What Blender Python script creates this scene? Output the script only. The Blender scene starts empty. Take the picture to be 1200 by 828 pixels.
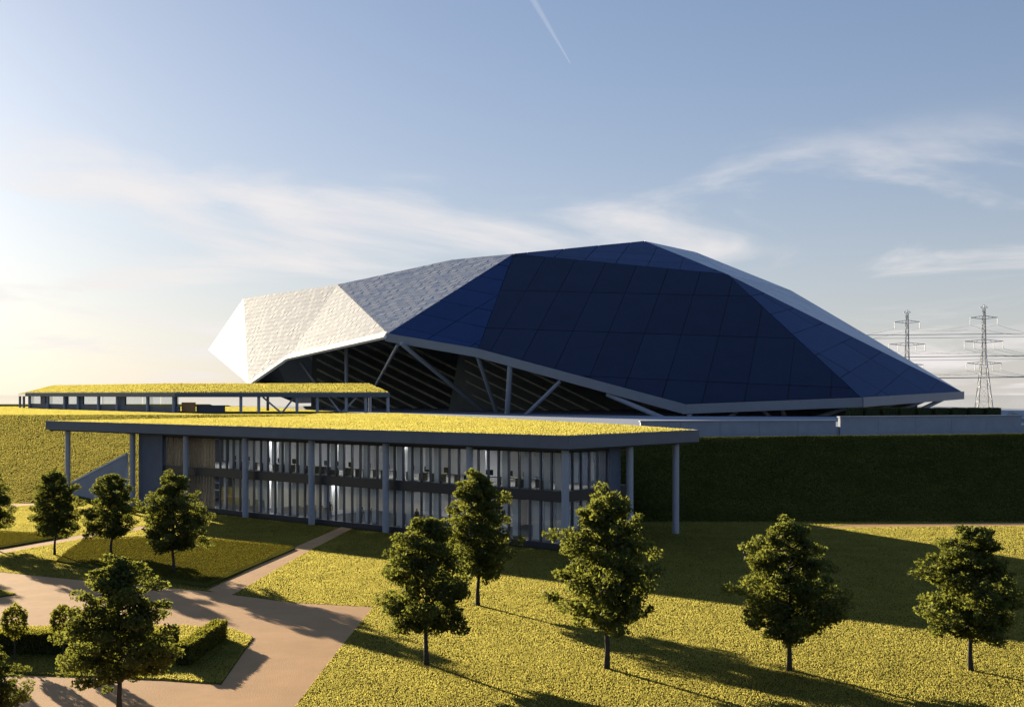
import bpy, bmesh, math, random
import numpy as np
from mathutils import Vector, Matrix

R = math.radians
random.seed(7)
rng = np.random.default_rng(7)
scn = bpy.context.scene
col = scn.collection

# ------------------------------------------------------------------ camera
FPX, HZ, HC = 1400.0, 461.0, 13.0          # focal in photo pixels, horizon row, eye height
cam_d = bpy.data.cameras.new('camera')
cam = bpy.data.objects.new('camera', cam_d)
col.objects.link(cam)
cam.location = (0, 0, HC)
cam.rotation_euler = (math.pi / 2, 0, 0)
cam_d.sensor_width = 36
cam_d.lens = FPX / 1200 * 36
cam_d.shift_y = (HZ - 414) / 1200
cam_d.clip_end = 30000
cam_d.clip_start = 0.5
scn.camera = cam

# ------------------------------------------------------------------ light
SUN_EL, SUN_AZ = 11.1, 36.0                # azimuth: degrees left of the view axis
ce = math.cos(R(SUN_EL))
SUN = Vector((-math.sin(R(SUN_AZ)) * ce, math.cos(R(SUN_AZ)) * ce, math.sin(R(SUN_EL))))
sd = bpy.data.lights.new('sun', 'SUN')
sd.energy = 5.0
sd.angle = R(0.55)
sd.color = (1.0, 0.85, 0.60)
so = bpy.data.objects.new('sun', sd)
col.objects.link(so)
so.rotation_euler = SUN.to_track_quat('Z', 'Y').to_euler()

world = bpy.data.worlds.new('World')
scn.world = world
world.use_nodes = True
wn, wl = world.node_tree.nodes, world.node_tree.links


def wnode(t, **kw):
    n = wn.new(t)
    for k, v in kw.items():
        setattr(n, k, v)
    return n


def wmath(op, a, b=None, c=None):
    n = wnode('ShaderNodeMath', operation=op)
    for i, x in enumerate((a, b, c)):
        if x is None:
            continue
        if isinstance(x, (int, float)):
            n.inputs[i].default_value = x
        else:
            wl.new(x, n.inputs[i])
    return n.outputs[0]


sky = wnode('ShaderNodeTexSky', sky_type='NISHITA', sun_disc=False)
sky.sun_elevation = R(SUN_EL)
sky.sun_rotation = R(-SUN_AZ)
sky.dust_density = 0.8
sky.ozone_density = 1.6
gam = wnode('ShaderNodeGamma')
gam.inputs[1].default_value = 0.65
wl.new(sky.outputs[0], gam.inputs[0])
tint = wnode('ShaderNodeMix', data_type='RGBA', blend_type='MULTIPLY')
tint.inputs[0].default_value = 1
wl.new(gam.outputs[0], tint.inputs[6])
tint.inputs[7].default_value = (0.90, 1.07, 1.42, 1)
tc = wnode('ShaderNodeTexCoord')
sep = wnode('ShaderNodeSeparateXYZ')
wl.new(tc.outputs['Generated'], sep.inputs[0])
dz = wmath('MAXIMUM', sep.outputs[2], 0.0)
# pale air near the horizon, the same all the way round
hz = wmath('POWER', 2.718, wmath('MULTIPLY', dz, -8.0))
hz = wmath('MULTIPLY', hz, 0.64)
hmix = wnode('ShaderNodeMix', data_type='RGBA')
wl.new(hz, hmix.inputs[0])
wl.new(tint.outputs[2], hmix.inputs[6])
hmix.inputs[7].default_value = (5.5, 5.1, 4.85, 1)
# thin streaky cloud on a flat layer
inv = wmath('DIVIDE', 1.0, wmath('ADD', dz, 0.06))
comb = wnode('ShaderNodeCombineXYZ')
wl.new(wmath('MULTIPLY', sep.outputs[0], inv), comb.inputs[0])
wl.new(wmath('MULTIPLY', sep.outputs[1], inv), comb.inputs[1])
n1 = wnode('ShaderNodeTexNoise')
n1.inputs['Scale'].default_value = 0.7
n1.inputs['Detail'].default_value = 7
n1.inputs['Roughness'].default_value = 0.55
n1.inputs['Distortion'].default_value = 0.6
mp = wnode('ShaderNodeMapping')
mp.inputs['Location'].default_value = (23.3, 14.2, 10.2)
mp.inputs['Scale'].default_value = (1.0, 0.75, 1)
wl.new(comb.outputs[0], mp.inputs[0])
wl.new(mp.outputs[0], n1.inputs['Vector'])
cr = wnode('ShaderNodeMapRange', interpolation_type='SMOOTHSTEP')
cr.inputs['From Min'].default_value = 0.46
cr.inputs['From Max'].default_value = 0.70
wl.new(n1.outputs['Fac'], cr.inputs['Value'])
band = wnode('ShaderNodeMapRange', interpolation_type='SMOOTHSTEP')   # the layer thins out overhead
band.inputs['From Min'].default_value = 0.235
band.inputs['From Max'].default_value = 0.155
wl.new(dz, band.inputs['Value'])
cf = wmath('MULTIPLY', wmath('MULTIPLY', cr.outputs[0], band.outputs[0]), 0.85)
cmix = wnode('ShaderNodeMix', data_type='RGBA')
wl.new(cf, cmix.inputs[0])
wl.new(hmix.outputs[2], cmix.inputs[6])
cmix.inputs[7].default_value = (6.0, 5.7, 5.6, 1)
bg = wn['Background']
wl.new(cmix.outputs[2], bg.inputs[0])
bg.inputs[1].default_value = 0.052

scn.view_settings.view_transform = 'Standard'
scn.view_settings.look = 'None'
scn.view_settings.gamma = 1
scn.view_settings.use_curve_mapping = False
scn.view_settings.exposure = 1.55
scn.render.engine = 'CYCLES'
scn.cycles.use_denoising = True
scn.cycles.max_bounces = 6
scn.cycles.transparent_max_bounces = 12
scn.cycles.caustics_reflective = False
scn.cycles.caustics_refractive = False


# ------------------------------------------------------------------ helpers
def G(px, py, z=0.0):
    """photo pixel -> point on the level z"""
    Y = FPX * (HC - z) / (py - HZ)
    return Vector(((px - 600) / FPX * Y, Y, z))


def PY(px, py, Y):
    """photo pixel -> point at a chosen distance"""
    return Vector(((px - 600) / FPX * Y, Y, HC - (py - HZ) / FPX * Y))


def on_plane(px, py, p, n):
    d = Vector(((px - 600) / FPX, 1, -(py - HZ) / FPX))
    o = Vector((0, 0, HC))
    return o + d * ((p - o).dot(n) / d.dot(n))


def tag(o, label=None, cat=None, group=None, kind=None):
    if label:
        o['label'] = label
    if cat:
        o['category'] = cat
    if group:
        o['group'] = group
    if kind:
        o['kind'] = kind
    return o


def empty(name, loc=(0, 0, 0), rz=0.0, **kw):
    o = bpy.data.objects.new(name, None)
    o.empty_display_size = 0.5
    o.location = loc
    o.rotation_euler = (0, 0, rz)
    col.objects.link(o)
    return tag(o, **kw)


class MB:
    def __init__(self):
        self.v, self.f = [], []

    def add(self, vs, fs):
        b = len(self.v)
        self.v += [tuple(p) for p in vs]
        self.f += [tuple(i + b for i in f) for f in fs]
        return self

    def box(self, c, ax, ay, az):
        """centre and three half-axis vectors"""
        c, ax, ay, az = Vector(c), Vector(ax), Vector(ay), Vector(az)
        vs = [c + sx * ax + sy * ay + sz * az for sz in (-1, 1) for sy in (-1, 1) for sx in (-1, 1)]
        fs = [(0, 2, 3, 1), (4, 5, 7, 6), (0, 1, 5, 4), (2, 6, 7, 3), (1, 3, 7, 5), (0, 4, 6, 2)]
        return self.add(vs, fs)

    def beam(self, p0, p1, w, h, up=(0, 0, 1)):
        p0, p1 = Vector(p0), Vector(p1)
        d = (p1 - p0)
        L = d.length
        d.normalize()
        up = Vector(up)
        side = d.cross(up)
        if side.length < 1e-3:
            side = d.cross(Vector((1, 0, 0)))
        side.normalize()
        u2 = side.cross(d).normalized()
        return self.box((p0 + p1) / 2, d * L / 2, side * w / 2, u2 * h / 2)

    def prism(self, poly, z0, z1):
        n = len(poly)
        a = sum(poly[i][0] * poly[(i + 1) % n][1] - poly[(i + 1) % n][0] * poly[i][1] for i in range(n))
        if a < 0:
            poly = poly[::-1]
        vs = [(p[0], p[1], z0) for p in poly] + [(p[0], p[1], z1) for p in poly]
        fs = [tuple(range(n - 1, -1, -1)), tuple(range(n, 2 * n))]
        fs += [(i, (i + 1) % n, n + (i + 1) % n, n + i) for i in range(n)]
        return self.add(vs, fs)

    def tube(self, pts, rad, seg=8, caps=True):
        b = len(self.v)
        prev = None
        for i, p in enumerate(pts):
            p = Vector(p)
            d = Vector(pts[min(i + 1, len(pts) - 1)]) - Vector(pts[max(i - 1, 0)])
            d.normalize()
            x = d.cross(Vector((0.13, 0.97, 0.2)) if prev is None else prev)
            if x.length < 1e-4:
                x = d.cross(Vector((1, 0, 0)))
            x.normalize()
            y = d.cross(x).normalized()
            prev = y * -1
            r = rad[i] if isinstance(rad, (list, tuple)) else rad
            for k in range(seg):
                a = 2 * math.pi * k / seg
                self.v.append(tuple(p + x * math.cos(a) * r + y * math.sin(a) * r))
        for i in range(len(pts) - 1):
            for k in range(seg):
                k2 = (k + 1) % seg
                self.f.append((b + i * seg + k, b + i * seg + k2, b + (i + 1) * seg + k2, b + (i + 1) * seg + k))
        if caps:
            self.f.append(tuple(b + k for k in range(seg - 1, -1, -1)))
            e = b + (len(pts) - 1) * seg
            self.f.append(tuple(e + k for k in range(seg)))
        return self

    def mesh(self, name, mat, smooth=False):
        m = bpy.data.meshes.new(name)
        m.from_pydata(self.v, [], self.f)
        m.update()
        if mat:
            m.materials.append(mat)
        if smooth:
            m.polygons.foreach_set('use_smooth', [True] * len(m.polygons))
        return m

    def build(self, name, mat, parent=None, smooth=False, **kw):
        return link(name, self.mesh(name, mat, smooth), parent, **kw)


def link(name, mesh, parent=None, loc=None, **kw):
    o = bpy.data.objects.new(name, mesh)
    col.objects.link(o)
    if parent is not None:
        o.parent = parent
    if loc is not None:
        o.location = loc
    return tag(o, **kw)


def copy_tree(o, parent=None):
    c = o.copy()
    col.objects.link(c)
    c.parent = parent
    for ch in list(o.children):
        copy_tree(ch, c)
    return c


def np_mesh(name, verts, nper, mat):
    """many loose polygons of nper corners each"""
    nv = len(verts)
    nf = nv // nper
    m = bpy.data.meshes.new(name)
    m.vertices.add(nv)
    m.vertices.foreach_set('co', np.ascontiguousarray(verts, dtype=np.float32).ravel())
    m.loops.add(nv)
    m.loops.foreach_set('vertex_index', np.arange(nv, dtype=np.int32))
    m.polygons.add(nf)
    m.polygons.foreach_set('loop_start', np.arange(0, nv, nper, dtype=np.int32))
    m.polygons.foreach_set('loop_total', np.full(nf, nper, dtype=np.int32))
    m.update(calc_edges=True)
    m.materials.append(mat)
    return m


def in_poly(X, Y, poly):
    ins = np.zeros(X.shape, bool)
    n = len(poly)
    for i in range(n):
        x0, y0 = poly[i][0], poly[i][1]
        x1, y1 = poly[(i + 1) % n][0], poly[(i + 1) % n][1]
        if y0 == y1:
            continue
        c = ((y0 > Y) != (y1 > Y)) & (X < (x1 - x0) * (Y - y0) / (y1 - y0) + x0)
        ins ^= c
    return ins


# ------------------------------------------------------------------ materials
def mat(name, color, rough=0.7, metal=0.0, var=0.0, scale=3.0, bump=0.0, bscale=None, spec=0.5, objvar=0.0, detail=6, c2=None):
    m = bpy.data.materials.new(name)
    m.use_nodes = True
    n, l = m.node_tree.nodes, m.node_tree.links
    b = n['Principled BSDF']
    b.inputs['Roughness'].default_value = rough
    b.inputs['Metallic'].default_value = metal
    b.inputs['Specular IOR Level'].default_value = spec
    b.inputs['Base Color'].default_value = (*color, 1)
    src = None
    if var > 0 or bump > 0:
        g = n.new('ShaderNodeNewGeometry')
        t = n.new('ShaderNodeTexNoise')
        t.inputs['Scale'].default_value = scale
        t.inputs['Detail'].default_value = detail
        t.inputs['Roughness'].default_value = 0.65
        l.new(g.outputs['Position'], t.inputs['Vector'])
    if var > 0:
        r = n.new('ShaderNodeMapRange')
        r.inputs['From Min'].default_value = 0.3
        r.inputs['From Max'].default_value = 0.7
        l.new(t.outputs['Fac'], r.inputs['Value'])
        mx = n.new('ShaderNodeMix')
        mx.data_type = 'RGBA'
        d = c2 if c2 else tuple(c * (1 - var) for c in color)
        mx.inputs[6].default_value = (*d, 1)
        mx.inputs[7].default_value = (*[min(1, c * (1 + var * 0.6)) for c in color], 1)
        l.new(r.outputs[0], mx.inputs[0])
        src = mx.outputs[2]
    if objvar > 0:
        oi = n.new('ShaderNodeObjectInfo')
        r2 = n.new('ShaderNodeMapRange')
        r2.inputs['To Min'].default_value = 1 - objvar
        r2.inputs['To Max'].default_value = 1 + objvar
        l.new(oi.outputs['Random'], r2.inputs['Value'])
        mm = n.new('ShaderNodeMix')
        mm.data_type = 'RGBA'
        mm.blend_type = 'MULTIPLY'
        mm.inputs[0].default_value = 1
        if src:
            l.new(src, mm.inputs[6])
        else:
            mm.inputs[6].default_value = (*color, 1)
        l.new(r2.outputs[0], mm.inputs[7])
        src = mm.outputs[2]
    if src:
        l.new(src, b.inputs['Base Color'])
    if bump > 0:
        bt = t
        if bscale:
            bt = n.new('ShaderNodeTexNoise')
            bt.inputs['Scale'].default_value = bscale
            bt.inputs['Detail'].default_value = 5
            l.new(g.outputs['Position'], bt.inputs['Vector'])
        bp = n.new('ShaderNodeBump')
        bp.inputs['Strength'].default_value = bump
        bp.inputs['Distance'].default_value = 0.1
        l.new(bt.outputs['Fac'], bp.inputs['Height'])
        l.new(bp.outputs[0], b.inputs['Normal'])
    return m


def leaf_mat(name, dif, tra, tfac=0.5, patch=None, spec=0.0, patch_scale=0.12):
    """thin leaf or blade: reflects on one face, lets light through to the other"""
    m = bpy.data.materials.new(name)
    m.use_nodes = True
    n, l = m.node_tree.nodes, m.node_tree.links
    n.remove(n['Principled BSDF'])
    out = n['Material Output']
    g = n.new('ShaderNodeNewGeometry')
    rp = n.new('ShaderNodeMapRange')
    rp.inputs['To Min'].default_value = 0.75
    rp.inputs['To Max'].default_value = 1.25
    l.new(g.outputs['Random Per Island'], rp.inputs['Value'])
    fac = rp.outputs[0]
    if patch:
        t = n.new('ShaderNodeTexNoise')
        t.inputs['Scale'].default_value = patch_scale
        t.inputs['Detail'].default_value = 5
        t.inputs['Roughness'].default_value = 0.6
        l.new(g.outputs['Position'], t.inputs['Vector'])
        r = n.new('ShaderNodeMapRange')
        r.inputs['From Min'].default_value = 0.3
        r.inputs['From Max'].default_value = 0.7
        r.inputs['To Min'].default_value = 1 - patch
        r.inputs['To Max'].default_value = 1 + patch
        l.new(t.outputs['Fac'], r.inputs['Value'])
        mm = n.new('ShaderNodeMath')
        mm.operation = 'MULTIPLY'
        l.new(fac, mm.inputs[0])
        l.new(r.outputs[0], mm.inputs[1])
        fac = mm.outputs[0]
    sh = []
    for c, t in ((dif, 'ShaderNodeBsdfDiffuse'), (tra, 'ShaderNodeBsdfTranslucent')):
        mx = n.new('ShaderNodeMix')
        mx.data_type = 'RGBA'
        mx.blend_type = 'MULTIPLY'
        mx.inputs[0].default_value = 1
        mx.inputs[6].default_value = (*c, 1)
        l.new(fac, mx.inputs[7])
        s = n.new(t)
        l.new(mx.outputs[2], s.inputs['Color'])
        sh.append(s)
    mix = n.new('ShaderNodeMixShader')
    mix.inputs[0].default_value = tfac
    l.new(sh[0].outputs[0], mix.inputs[1])
    l.new(sh[1].outputs[0], mix.inputs[2])
    res = mix.outputs[0]
    if spec > 0:
        gl = n.new('ShaderNodeBsdfGlossy')
        gl.inputs['Roughness'].default_value = 0.45
        m2 = n.new('ShaderNodeMixShader')
        m2.inputs[0].default_value = spec
        l.new(res, m2.inputs[1])
        l.new(gl.outputs[0], m2.inputs[2])
        res = m2.outputs[0]
    l.new(res, out.inputs['Surface'])
    return m


def glass_mat(name, tintc=(0.86, 0.90, 0.93), refl=1.0):
    m = bpy.data.materials.new(name)
    m.use_nodes = True
    n, l = m.node_tree.nodes, m.node_tree.links
    n.remove(n['Principled BSDF'])
    tr = n.new('ShaderNodeBsdfTransparent')
    tr.inputs[0].default_value = (*tintc, 1)
    gl = n.new('ShaderNodeBsdfGlossy')
    gl.inputs['Roughness'].default_value = 0.02
    fr = n.new('ShaderNodeLayerWeight')
    fr.inputs[0].default_value = 0.5
    pw = n.new('ShaderNodeMath')
    pw.operation = 'POWER'
    pw.inputs[1].default_value = 4.5
    l.new(fr.outputs['Facing'], pw.inputs[0])
    mul = n.new('ShaderNodeMath')
    mul.operation = 'MULTIPLY_ADD'
    mul.inputs[1].default_value = 0.92 * refl
    mul.inputs[2].default_value = 0.06 * refl
    mul.use_clamp = True
    l.new(pw.outputs[0], mul.inputs[0])
    mx = n.new('ShaderNodeMixShader')
    l.new(mul.outputs[0], mx.inputs[0])
    l.new(tr.outputs[0], mx.inputs[1])
    l.new(gl.outputs[0], mx.inputs[2])
    l.new(mx.outputs[0], n['Material Output'].inputs['Surface'])
    return m


def emit_mat(name, c, s):
    m = bpy.data.materials.new(name)
    m.use_nodes = True
    b = m.node_tree.nodes['Principled BSDF']
    b.inputs['Base Color'].default_value = (*c, 1)
    b.inputs['Emission Color'].default_value = (*c, 1)
    b.inputs['Emission Strength'].default_value = s
    return m


M = dict(
    soil=mat('turf_soil', (0.080, 0.078, 0.018), 1.0, var=0.30, scale=0.25, bump=0.8, bscale=5, spec=0.0),
    paving=mat('tan_paving', (0.50, 0.29, 0.145), 0.9, var=0.14, scale=0.35, bump=0.25, bscale=14, spec=0.1),
    kerb=mat('kerb_stone', (0.42, 0.32, 0.25), 0.85, var=0.15, scale=2),
    concrete=mat('grey_concrete', (0.25, 0.29, 0.37), 0.7, var=0.12, scale=0.6, bump=0.15, bscale=8),
    fascia=mat('slate_fascia', (0.095, 0.118, 0.158), 0.5, var=0.12, scale=0.5),
    column=mat('column_paint', (0.30, 0.34, 0.42), 0.45, var=0.08, scale=2),
    slate=mat('slate_wall', (0.075, 0.10, 0.16), 0.6, var=0.15, scale=0.7, bump=0.1),
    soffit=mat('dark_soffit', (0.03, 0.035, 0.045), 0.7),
    band=mat('dark_spandrel', (0.018, 0.022, 0.035), 0.35),
    mullion=mat('mullion_metal', (0.09, 0.10, 0.13), 0.4, metal=0.3),
    timber=mat('timber_fin', (0.24, 0.19, 0.13), 0.7, var=0.3, scale=3, objvar=0.25),
    inner=mat('interior_plaster', (0.75, 0.75, 0.78), 0.8),
    floorin=mat('interior_floor', (0.30, 0.29, 0.28), 0.5),
    curtain=mat('white_blind', (0.82, 0.82, 0.85), 0.9, objvar=0.12),
    dark=mat('black_furniture', (0.012, 0.012, 0.014), 0.5),
    cloth=mat('dark_clothing', (0.02, 0.022, 0.03), 0.9),
    white=mat('white_parapet', (0.62, 0.64, 0.68), 0.7, var=0.15, scale=1.2),
    navy=mat('navy_panel_shaded', (0.016, 0.025, 0.058), 0.55, metal=0.0, var=0.10, scale=0.2, objvar=0.10, spec=0.14),  # shaded copy of the roof panels: the facet's shade is in the colour
    blue=mat('blue_panel_lit', (0.022, 0.052, 0.150), 0.6, var=0.08, scale=0.2, objvar=0.08, spec=0.06),  # lit copy of the same panels: the light is in the colour
    seam=mat('roof_membrane', (0.006, 0.010, 0.022), 0.6),
    pale=mat('pale_roof_panel', (0.42, 0.47, 0.56), 0.42, var=0.08, scale=0.3, objvar=0.08),
    shingle=mat('white_shingle', (0.60, 0.60, 0.62), 0.7, var=0.08, scale=0.5, spec=0.06),
    edge=mat('roof_edge_beam', (0.17, 0.20, 0.24), 0.5, var=0.08, scale=0.4),
    strut=mat('strut_paint', (0.24, 0.27, 0.31), 0.5),
    bowl=mat('bowl_concrete', (0.26, 0.27, 0.25), 0.8, var=0.2, scale=0.3),
    seats=mat('seat_rows', (0.36, 0.36, 0.28), 0.8, var=0.35, scale=0.4),
    bark=mat('bark', (0.050, 0.040, 0.030), 0.9, var=0.3, scale=6, bump=0.5),
    steel=mat('galvanised_steel', (0.52, 0.52, 0.54), 0.5, metal=0.2),
    cable=mat('cable_aluminium', (0.55, 0.55, 0.57), 0.5, metal=0.2),
    hedge_core=mat('hedge_core', (0.02, 0.03, 0.01), 0.95),
    glass=glass_mat('window_glass'),
)
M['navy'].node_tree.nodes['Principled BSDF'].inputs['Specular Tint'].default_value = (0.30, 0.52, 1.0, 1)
M['bank'] = leaf_mat('bank_grass_shaded', (0.016, 0.026, 0.010), (0.07, 0.085, 0.016), 0.5, patch=0.2)  # bank grass with its shade put into a darker green
M['lip'] = mat('white_edge_lip', (0.85, 0.83, 0.80), 0.6, spec=0.1)
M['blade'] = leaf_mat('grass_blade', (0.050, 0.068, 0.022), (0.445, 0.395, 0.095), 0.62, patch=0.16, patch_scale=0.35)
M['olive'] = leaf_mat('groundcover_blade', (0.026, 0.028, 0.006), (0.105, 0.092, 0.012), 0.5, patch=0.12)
M['leaf'] = leaf_mat('tree_leaf', (0.040, 0.056, 0.018), (0.25, 0.265, 0.045), 0.45, spec=0.012)
M['hleaf'] = leaf_mat('hedge_leaf', (0.040, 0.055, 0.012), (0.28, 0.27, 0.035), 0.5, spec=0.01)
M['curtain'] = leaf_mat('white_blind', (0.80, 0.80, 0.82), (0.70, 0.70, 0.70), 0.4)
M['fill_glow'] = emit_mat('fill_panel', (1.0, 0.95, 0.88), 6.0)  # added glow with no visible source, brightens the blinds

# rippled mirror, added to stand in for haze over the far land
wm = bpy.data.materials.new('haze_mirror_surface')
wm.use_nodes = True
_b = wm.node_tree.nodes['Principled BSDF']
_b.inputs['Base Color'].default_value = (0.03, 0.05, 0.06, 1)
_b.inputs['Roughness'].default_value = 0.05
_t = wm.node_tree.nodes.new('ShaderNodeTexNoise')
_t.inputs['Scale'].default_value = 0.05
_t.inputs['Detail'].default_value = 4
_g = wm.node_tree.nodes.new('ShaderNodeNewGeometry')
_p = wm.node_tree.nodes.new('ShaderNodeBump')
_p.inputs['Strength'].default_value = 0.01
wm.node_tree.links.new(_g.outputs['Position'], _t.inputs['Vector'])
wm.node_tree.links.new(_t.outputs['Fac'], _p.inputs['Height'])
wm.node_tree.links.new(_p.outputs[0], _b.inputs['Normal'])
M['sea'] = wm


# ------------------------------------------------------------------ terrain
def sstep(a, b, x):
    t = np.clip((x - a) / (b - a), 0, 1)
    return t * t * (3 - 2 * t)


SLOPE_R, FOOT_R = 0.256, 120.5


def zt(X, Y):
    X = np.asarray(X, float)
    Y = np.asarray(Y, float)
    d = (X - 15) * 0.93 + (Y - 117) * 0.37               # right of the stadium cutting when > 0
    w = sstep(-2, 2, d)
    cap = 7.5 + 0.010 * np.clip(X - 20, 0, 60)
    yc = FOOT_R + cap / SLOPE_R
    zr = np.clip(SLOPE_R * (Y - FOOT_R), 0, np.maximum(cap - 0.12 * np.clip(Y - yc, 0, 40), 5.2))
    zl = np.clip(0.152 * (Y - 141.5), 0, 9.4)
    z = zl * (1 - w) + zr * w
    z = z * sstep(505, 432, Y) * sstep(330, 190, X) * sstep(-420, -240, X)
    z = z - 2.5 * sstep(560, 680, Y)
    return z


def axis(a, b, step, far_a, far_b):
    c = list(np.arange(a, b + 0.01, step))
    s, x = step, b
    while x < far_b:
        s *= 1.35
        x += s
        c.append(min(x, far_b))
    s, x = step, a
    while x > far_a:
        s *= 1.35
        x -= s
        c.insert(0, max(x, far_a))
    return np.array(c)


ax_, ay_ = axis(-130, 130, 2.0, -9000, 9000), axis(20, 260, 1.5, -300, 9500)
XX, YY = np.meshgrid(ax_, ay_)
ZZ = zt(XX, YY)
nx, ny = len(ax_), len(ay_)
fs = []
for j in range(ny - 1):
    for i in range(nx - 1):
        a = j * nx + i
        fs.append((a, a + 1, a + 1 + nx, a + nx))
gm = bpy.data.meshes.new('ground')
gm.from_pydata(list(zip(XX.ravel().tolist(), YY.ravel().tolist(), ZZ.ravel().tolist())), [], fs)
gm.materials.append(M['soil'])
gm.polygons.foreach_set('use_smooth', [True] * len(gm.polygons))
link('ground', gm, label='grassy ground rising into banks around the stadium', kind='structure')

sea = MB().add([(-12000, 655, -1.2), (12000, 655, -1.2), (12000, 12000, -1.2), (-12000, 12000, -1.2)], [(0, 1, 2, 3)])
sea.build('sea', M['sea'], kind='structure', label='pale mirror plane added for the haze beyond the stadium')


def sheet(name, pxpoly, z, m, thick=0.06, **kw):
    return MB().prism([G(x, y, z)[:2] for x, y in pxpoly], z - thick, z).build(name, m, **kw)


PLAZA = [(-140, 660), (0, 670), (120, 682), (238, 692), (345, 706), (437, 711), (395, 763), (345, 828), (300, 905), (-260, 905)]
ISLAND = [(-140, 735), (215, 733), (272, 737), (297, 747), (259, 801), (190, 796), (0, 789), (-140, 784)]
WEDGE = [(-140, 688), (-5, 690), (19, 696), (-5, 700), (-140, 703)]
WALK = [(243, 691), (345, 641), (400, 617), (413, 619), (362, 645), (268, 699)]
WALK2 = [(-120, 668), (0, 643.5), (98, 626), (240, 606), (240, 609), (98, 630.5), (0, 648.5), (-120, 674)]
FOOTPATH = [(950, 619), (1000, 614), (1200, 612.2), (1330, 612), (1330, 616), (1200, 616), (1000, 617.5)]
BED_A = [(346, 641.5), (241, 686), (160, 674), (66, 656), (98, 632), (200, 629), (262, 633)]
BED_B = [(-120, 646), (-120, 612), (0, 623), (79, 627.5), (0, 641)]
HILLPATH = [(-120, 592), (18, 590), (60, 588), (60, 590.5), (18, 593), (-120, 596)]
sheet('plaza', PLAZA, 0.012, M['paving'], kind='structure', label='tan paved forecourt')
sheet('path', WALK, 0.020, M['paving'], kind='structure', label='narrow tan path beside the olive lawn')
sheet('path', WALK2, 0.016, M['paving'], kind='structure', label='thin pale path crossing the left lawn')
sheet('path', FOOTPATH, 0.016, M['paving'], kind='structure', label='tan path along the foot of the dark bank')
sheet('path', HILLPATH, 0.016, M['paving'], kind='structure', label='thin path at the foot of the sunlit hill')
sheet('lawn', ISLAND, 0.045, M['soil'], thick=0.07, kind='structure', label='lawn island with hedges in the paved forecourt')
sheet('lawn', WEDGE, 0.045, M['soil'], thick=0.07, kind='structure', label='small lawn tip in the paved forecourt')
sheet('lawn', BED_A, 0.16, M['soil'], thick=0.22, kind='structure', label='raised olive lawn with a dark edge')
sheet('lawn', BED_B, 0.15, M['soil'], thick=0.22, kind='structure', label='raised olive lawn beyond the thin pale path')


# ------------------------------------------------------------------ grass
def gpoly(pp, z=0.0):
    return [G(x, y, z)[:2] for x, y in pp]


NO_GRASS = [gpoly(p) for p in (PLAZA, WALK, WALK2, FOOTPATH, HILLPATH)]
U = Vector((-0.764, 0.645, 0)).normalized()
V = Vector((-U.y, U.x, 0)) * -1                              # points away from the camera, to the right
if V.y < 0:
    V = -V
P0 = Vector((4.38, 98.2, 0))


def B(s, t, z=0.0):
    p = P0 + U * s + V * t
    return Vector((p.x, p.y, z))


FOOTPRINT = [B(-0.2, -0.2)[:2], B(64, -0.2)[:2], B(64, 16)[:2], B(9, 16)[:2], B(9, 9)[:2], B(-0.2, 9)[:2]]


def blades(X, Y, Z, hgt, wid, lean=0.35):
    n = len(X)
    a = rng.uniform(0, 2 * np.pi, n)
    h = hgt * rng.uniform(0.55, 1.25, n)
    w = wid * rng.uniform(0.7, 1.3, n)
    dx, dy = np.cos(a) * w * 0.5, np.sin(a) * w * 0.5
    la = rng.uniform(0, 2 * np.pi, n)
    lr = rng.uniform(0, lean, n) * h
    v = np.empty((n, 3, 3))
    v[:, 0] = np.stack([X - dx, Y - dy, Z - 0.01], 1)
    v[:, 1] = np.stack([X + dx, Y + dy, Z - 0.01], 1)
    v[:, 2] = np.stack([X + np.cos(la) * lr, Y + np.sin(la) * lr, Z + h], 1)
    return v.reshape(-1, 3)


# the front lawn: density falls and blades grow with distance
n = 4200000
Yv = np.sqrt(rng.uniform(40 ** 2, 162 ** 2, n))
keep = rng.uniform(0, 1, n) < np.minimum(1, 56 / Yv) ** 1.2
Yv = Yv[keep]
Xv = rng.uniform(-0.52, 0.52, len(Yv)) * Yv
ok = (Yv < FOOT_R + 0.3) | ((Yv < 142) & (Xv < -20)) | ((Xv > 5) & (rng.uniform(0, 1, len(Xv)) < 0.7))
for p in NO_GRASS + [gpoly(ISLAND), gpoly(WEDGE), gpoly(BED_A), gpoly(BED_B), FOOTPRINT]:
    ok &= ~in_poly(Xv, Yv, p)
Xv, Yv = Xv[ok], Yv[ok]
V1 = blades(Xv, Yv, zt(Xv, Yv), 0.030 + 0.00035 * Yv, 0.040 + 0.0006 * Yv)
isl = []
for p, z, cnt in ((ISLAND, 0.045, 60000), (WEDGE, 0.045, 8000)):
    g = np.array(gpoly(p))
    X = rng.uniform(max(g[:, 0].min(), -40), g[:, 0].max(), cnt * 2)
    Y = rng.uniform(g[:, 1].min(), g[:, 1].max(), cnt * 2)
    k = in_poly(X, Y, [tuple(q) for q in g])
    isl.append(blades(X[k], Y[k], np.full(k.sum(), z), 0.07, 0.085))
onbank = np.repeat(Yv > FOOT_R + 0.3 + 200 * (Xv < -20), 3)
link('groundcover', np_mesh('groundcover', V1[onbank], 3, M['bank']), label='grass on the shaded bank below the retaining wall, shade put into its dark green', kind='stuff')
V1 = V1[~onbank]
link('grass', np_mesh('grass', np.concatenate([V1] + isl), 3, M['blade']), label='sunlit yellow green lawn grass', kind='stuff')

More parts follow.
